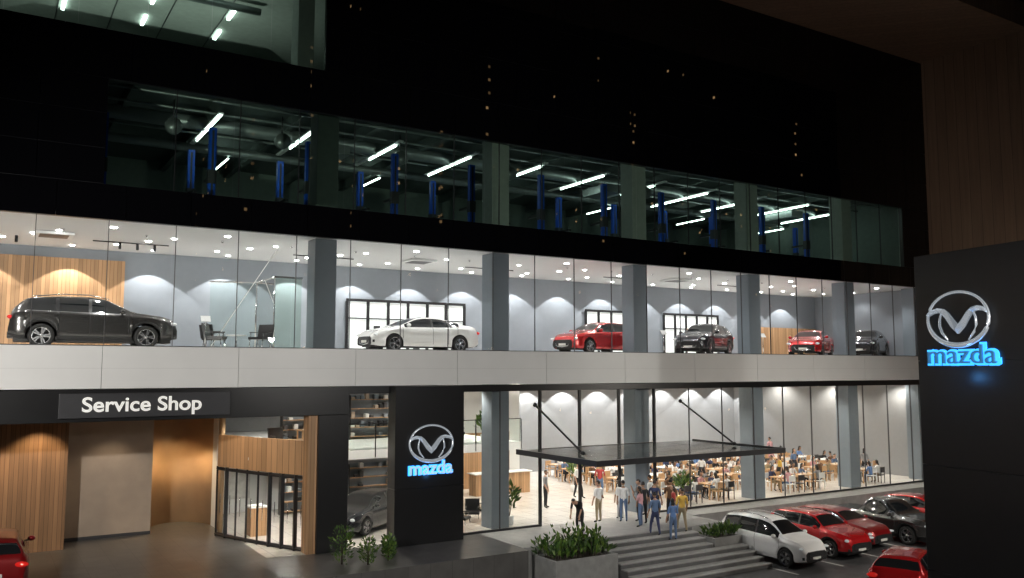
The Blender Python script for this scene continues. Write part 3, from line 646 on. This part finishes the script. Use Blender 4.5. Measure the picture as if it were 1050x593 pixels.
G=[(23.3,-.4,'stand','white','white','f',1.6,160),(22.9,-1.1,'stand','white','denim','m',1.7,150),(23.6,-1.3,'phone','grey','black','m',1.72,200),(23.3,-1.9,'stand','black','black','m',1.7,170),
(23.9,-1.9,'stand','navy','black','m',1.73,120),(22.8,-2.3,'phone','pink','denim','f',1.6,210),(24.2,-2.7,'stand','red','denim','f',1.58,240),(22.6,-3.4,'walk','denim','navy','m',1.68,175),(23.2,-3.75,'stand','blue','denim','f',1.6,165),
(24.0,-3.4,'walk','yellow','khaki','m',1.75,170),(24.6,-1.2,'stand','khaki','black','m',1.7,90),(24.5,-2.2,'phone','brown','black','m',1.75,130),(25.2,5.2,'walk','white','black','m',1.7,20),(26.1,4.6,'stand','red','denim','m',1.7,-20),(22.2,3.6,'stand','grey','black','m',1.7,40),(27.0,3.0,'stand','teal','black','f',1.6,60),
(22.0,-.6,'stand','white','khaki','m',1.7,190),(24.9,-.5,'walk','white','denim','m',1.72,200)]
for i,(x,y,p,s,pn,sx,h,r) in enumerate(G): person('person',(x,y,zst(y)+.003),R(r),p,C[s],C[pn],sx,h,i%2,i)
person('person',(19.9,-2.1,1.303),R(-60),'bend',C['black'],C['black'],'m',1.7,0,77)
def mesh_of(build,name):
    mb=MB(); build(mb); o=mb.obj(name,bevel=.006); me=o.data; bpy.data.objects.remove(o); return me
def bt(mat):
    def f(mb):
        mb.box(-.7,.7,-.4,.4,.71,.75,mat)
        for a in(-.62,.62):
            for c in(-.33,.33): mb.box(a-.025,a+.025,c-.025,c+.025,0,.71,TABW)
        for _ in range(8):
            x,y=random.uniform(-.55,.55),random.uniform(-.3,.3); mb.tube([(x,y,.75),(x,y,.76)],.09,WPLAST,12); mb.tube([(x+.13,y,.75),(x+.13,y,.86)],.03,CHROME,8)
    return f
def bc(mat):
    def f(mb):
        mb.box(-.21,.21,-.21,.21,.43,.47,mat); mb.box(-.2,.2,.18,.215,.6,.88,mat)
        for a in(-.18,.18): mb.box(a-.015,a+.015,.18,.21,0,.86,mat); mb.box(a-.015,a+.015,-.2,-.17,0,.43,mat)
    return f
TB=[mesh_of(bt(TABW),'table'),mesh_of(bt(WPLAST),'tablew')]; CH=[mesh_of(bc(TABW),'chair'),mesh_of(bc(WPLAST),'chairw'),mesh_of(bc(GREYM),'chaird')]
def inst(me,name,loc,rz):
    o=bpy.data.objects.new(name,me); COL.objects.link(o); o.location=loc; o.rotation_euler=(0,0,rz); return o
pc=0; names=list(CL)
for ix in range(8):
    for iy in range(6):
        x=28.6+2.3*ix+random.uniform(-.3,.3)+(.6 if iy%2 else 0); y=1.7+2.15*iy+random.uniform(-.2,.2)
        if x>46 or (abs((x-10.5)/7.4-round((x-10.5)/7.4))<.14 and y<2.6): continue
        if random.random()<.05: continue
        inst(TB[random.random()<.3],'dining_table',(x,y,1.303),R(random.uniform(-3,3)))
        for dx in(-.35,.35):
            for s in(-1,1):
                inst(random.choice(CH[:1]+CH),'dining_chair',(x+dx,y+s*.62,1.303),(0 if s>0 else math.pi)+random.uniform(-.12,.12))
                if random.random()<.66 and pc<110:
                    pc+=1; cs=random.choice(['white','white','blue','black','grey','khaki','pink','denim','navy','brown']); person('seated_person',(x+dx,y+s*.6,1.303),0 if s>0 else math.pi,'sit',C[cs],C[random.choice(['denim','black','khaki'])],random.choice('mf'),random.uniform(1.58,1.75),pc%2,100+pc)
for i in range(10): person('waiter' if i<2 else 'person',(29.7+1.8*i,[2.75,7.1,5.0,9.2,2.8,7.0,4.9,9.3,2.8,11.4][i],1.303),R(60*i),'walk' if i%2 else 'stand',C['white' if i<4 else names[i]],C['black'],'m' if i%2 else 'f',1.68,i%2,300+i)
def bl(mb):
    mb.box(-.3,.3,-.3,.28,.36,.45,BLACKM); M=Matrix.Translation((0,.28,.42))@Matrix.Rotation(R(-12),4,'X'); mb.box(-.3,.3,-.03,.04,0,.5,BLACKM,M)
    for a in(-.26,.26):
        mb.tube([(a,-.28,0),(a,-.24,.38)],.015,CHROME,6); mb.tube([(a,.26,0),(a,.22,.38)],.015,CHROME,6)
        mb.box(a-.025,a+.025,-.25,.25,.6,.63,BLACKM); mb.tube([(a,-.2,.42),(a,-.2,.62)],.012,CHROME,6)
LNG=mesh_of(bl,'lounge')
inst(LNG,'lounge_chair',(7.0,1.7,F2),R(60)); inst(LNG,'lounge_chair',(8.5,1.5,F2),R(-50)); inst(LNG,'lounge_chair',(7.2,2.9,F2),R(120))
m=MB(); m.tube([(0,0,0),(0,0,.03)],.22,BLACKM,16); m.tube([(0,0,.03),(0,0,.5)],.03,CHROME,8); m.tube([(0,0,.5),(0,0,.53)],.35,WPLAST,20); m.obj('side_table',None,(7.8,2.1,F2))
for (x,y,z,r) in((16.6,1.3,1.3,40),(17.6,2.2,1.3,-30),(18.4,2.6,1.3,-60),(16.3,4.2,4.4,30),(12.0,4.0,4.4,-40),(10.0,3.9,4.4,10),(18.0,4.3,4.4,-20)): inst(LNG,'lounge_chair',(x,y,z),R(r))
inst(TB[1],'work_table',(17.2,3.9,1.303),0); inst(TB[0],'work_table',(11.8,5.0,4.403),0); inst(TB[1],'work_table',(17.2,5.2,4.403),0)
m=MB(); m.box(-1.6,1.6,-.35,.35,0,1.05,WOODL); m.box(-1.7,1.7,-.42,.42,1.052,1.1,WPLAST); m.box(-.3,.2,0,.04,1.15,1.5,BLACKM); m.box(-.08,0,0,.04,1.1,1.15,BLACKM); m.obj('reception_desk',None,(22.8,8.6,1.3),0,.01)
# ------------------------------------------------------------------ street lamps & city
def lamp(x,y,h,p,tgt,ang=120,col=(1,.93,.82)):
    e=empty('street_lamp',(x,y,0)); mb=MB(); mb.tube([(0,0,0),(0,0,.5),(0,0,h)],[.12,.08,.05],GREYM,10)
    d=(Vector(tgt)-Vector((x,y,h))); d.z=0; d.normalize(); mb.tube([(0,0,h),(d.x*.7,d.y*.7,h+.15),(d.x*1.5,d.y*1.5,h+.15)],.04,GREYM,8)
    mb.box(d.x*1.6-.25,d.x*1.6+.25,d.y*1.6-.25,d.y*1.6+.25,h+.1,h+.2,GREYM); mb.box(d.x*1.6-.18,d.x*1.6+.18,d.y*1.6-.18,d.y*1.6+.18,h+.08,h+.098,FIX); mb.obj('pole_and_head',e)
    l=bpy.data.lights.new('lamp_light','SPOT'); l.energy=p; l.spot_size=R(ang); l.spot_blend=.8; l.shadow_soft_size=.2; l.color=col
    o=bpy.data.objects.new('lamp_light',l); COL.objects.link(o); o.location=(d.x*1.6,d.y*1.6,h); o.parent=e
    o.rotation_euler=(Vector(tgt)-Vector((x+d.x*1.6,y+d.y*1.6,h))).to_track_quat('-Z','Y').to_euler()
lamp(-6,-16,9.5,10500,(8,0,8.2),84,(1,.96,.9)); lamp(34.5,-17,8.5,3600,(33,-4,0)); lamp(16,-29,9.5,6500,(27,0,7),100,(1,.96,.9))
def towermat():
    m=bpy.data.materials.new('tower_lit_windows'); m.use_nodes=True; nt=m.node_tree;N=nt.nodes;L=nt.links;b=N['Principled BSDF']; b.inputs['Base Color'].default_value=(.02,.02,.022,1)
    tc=N.new('ShaderNodeTexCoord'); sp=N.new('ShaderNodeSeparateXYZ'); L.new(tc.outputs['Object'],sp.inputs[0])
    def M(op,a,c=None):
        n=N.new('ShaderNodeMath'); n.operation=op
        for i,q in enumerate((a,c)):
            if q is None: continue
            if isinstance(q,(int,float)): n.inputs[i].default_value=q
            else: L.new(q,n.inputs[i])
        return n.outputs[0]
    u=M('MULTIPLY',M('ADD',sp.outputs[0],sp.outputs[1]),1/2.2); v=M('MULTIPLY',sp.outputs[2],1/2.1)
    fu=M('FRACT',u);fv=M('FRACT',v); mk=M('MULTIPLY',M('LESS_THAN',fu,.18),M('LESS_THAN',fv,.2))
    cb=N.new('ShaderNodeCombineXYZ'); L.new(M('FLOOR',u),cb.inputs[0]); L.new(M('FLOOR',v),cb.inputs[1])
    wn=N.new('ShaderNodeTexWhiteNoise'); wn.noise_dimensions='2D'; L.new(cb.outputs[0],wn.inputs['Vector'])
    w1=N.new('ShaderNodeTexWhiteNoise'); w1.noise_dimensions='1D'; L.new(M('FLOOR',u),w1.inputs['W'])
    nz=N.new('ShaderNodeTexNoise'); nz.inputs['Scale'].default_value=.09; L.new(tc.outputs['Object'],nz.inputs['Vector'])
    colm=M('MULTIPLY',M('MULTIPLY',M('GREATER_THAN',w1.outputs[0],.8),M('GREATER_THAN',nz.outputs[0],.5)),.4)
    lit=M('GREATER_THAN',M('ADD',wn.outputs[0],colm),.978)
    L.new(M('MULTIPLY',M('MULTIPLY',mk,lit),M('MULTIPLY',M('POWER',wn.outputs[0],3),5.5)),b.inputs['Emission Strength'])
    b.inputs['Emission Color'].default_value=(1,.62,.28,1); return m
TW=towermat(); DARKW=pmat('tower_concrete',(.05,.05,.055),.8)
for (x,y,w,d,h) in((62,-92,26,20,95),(98,-100,18,22,120),(128,-88,26,20,80),(168,-96,30,22,60),(215,-90,34,24,45),(36,-100,16,20,60)):
    mb=MB(); mb.box(-w/2,w/2,-d/2,d/2,0,h,TW); mb.box(-w/2-.5,w/2+.5,-d/2-.5,d/2+.5,h+.01,h+1.2,DARKW); mb.box(-w/4,w/4,-d/4,d/4,h+1.21,h+6,DARKW); mb.obj('office_tower',None,(x,y,0))
# ------------------------------------------------------------------ world, moon, camera
w=bpy.data.worlds.new('World'); sc.world=w; w.use_nodes=True; nt=w.node_tree; bg=nt.nodes['Background']; sk=nt.nodes.new('ShaderNodeTexSky'); sk.sky_type='NISHITA'; sk.sun_disc=False; sk.sun_elevation=R(-7); sk.sun_rotation=R(200)
nt.links.new(sk.outputs[0],bg.inputs[0]); bg.inputs[1].default_value=.05
s=bpy.data.lights.new('moon','SUN'); s.energy=.012; s.angle=R(.5); s.color=(.8,.9,1); so=bpy.data.objects.new('moon',s); COL.objects.link(so); so.rotation_euler=(R(45),0,R(-20))
cam=bpy.data.cameras.new('camera'); co=bpy.data.objects.new('camera',cam); COL.objects.link(co); co.location=(0,-29.17,7.6); co.rotation_euler=(R(95.35),0,R(-31.91)); cam.lens=30.0; cam.sensor_width=36; cam.clip_end=2000; sc.camera=co
sc.view_settings.view_transform='Standard'; sc.view_settings.look='None'; sc.view_settings.exposure=0
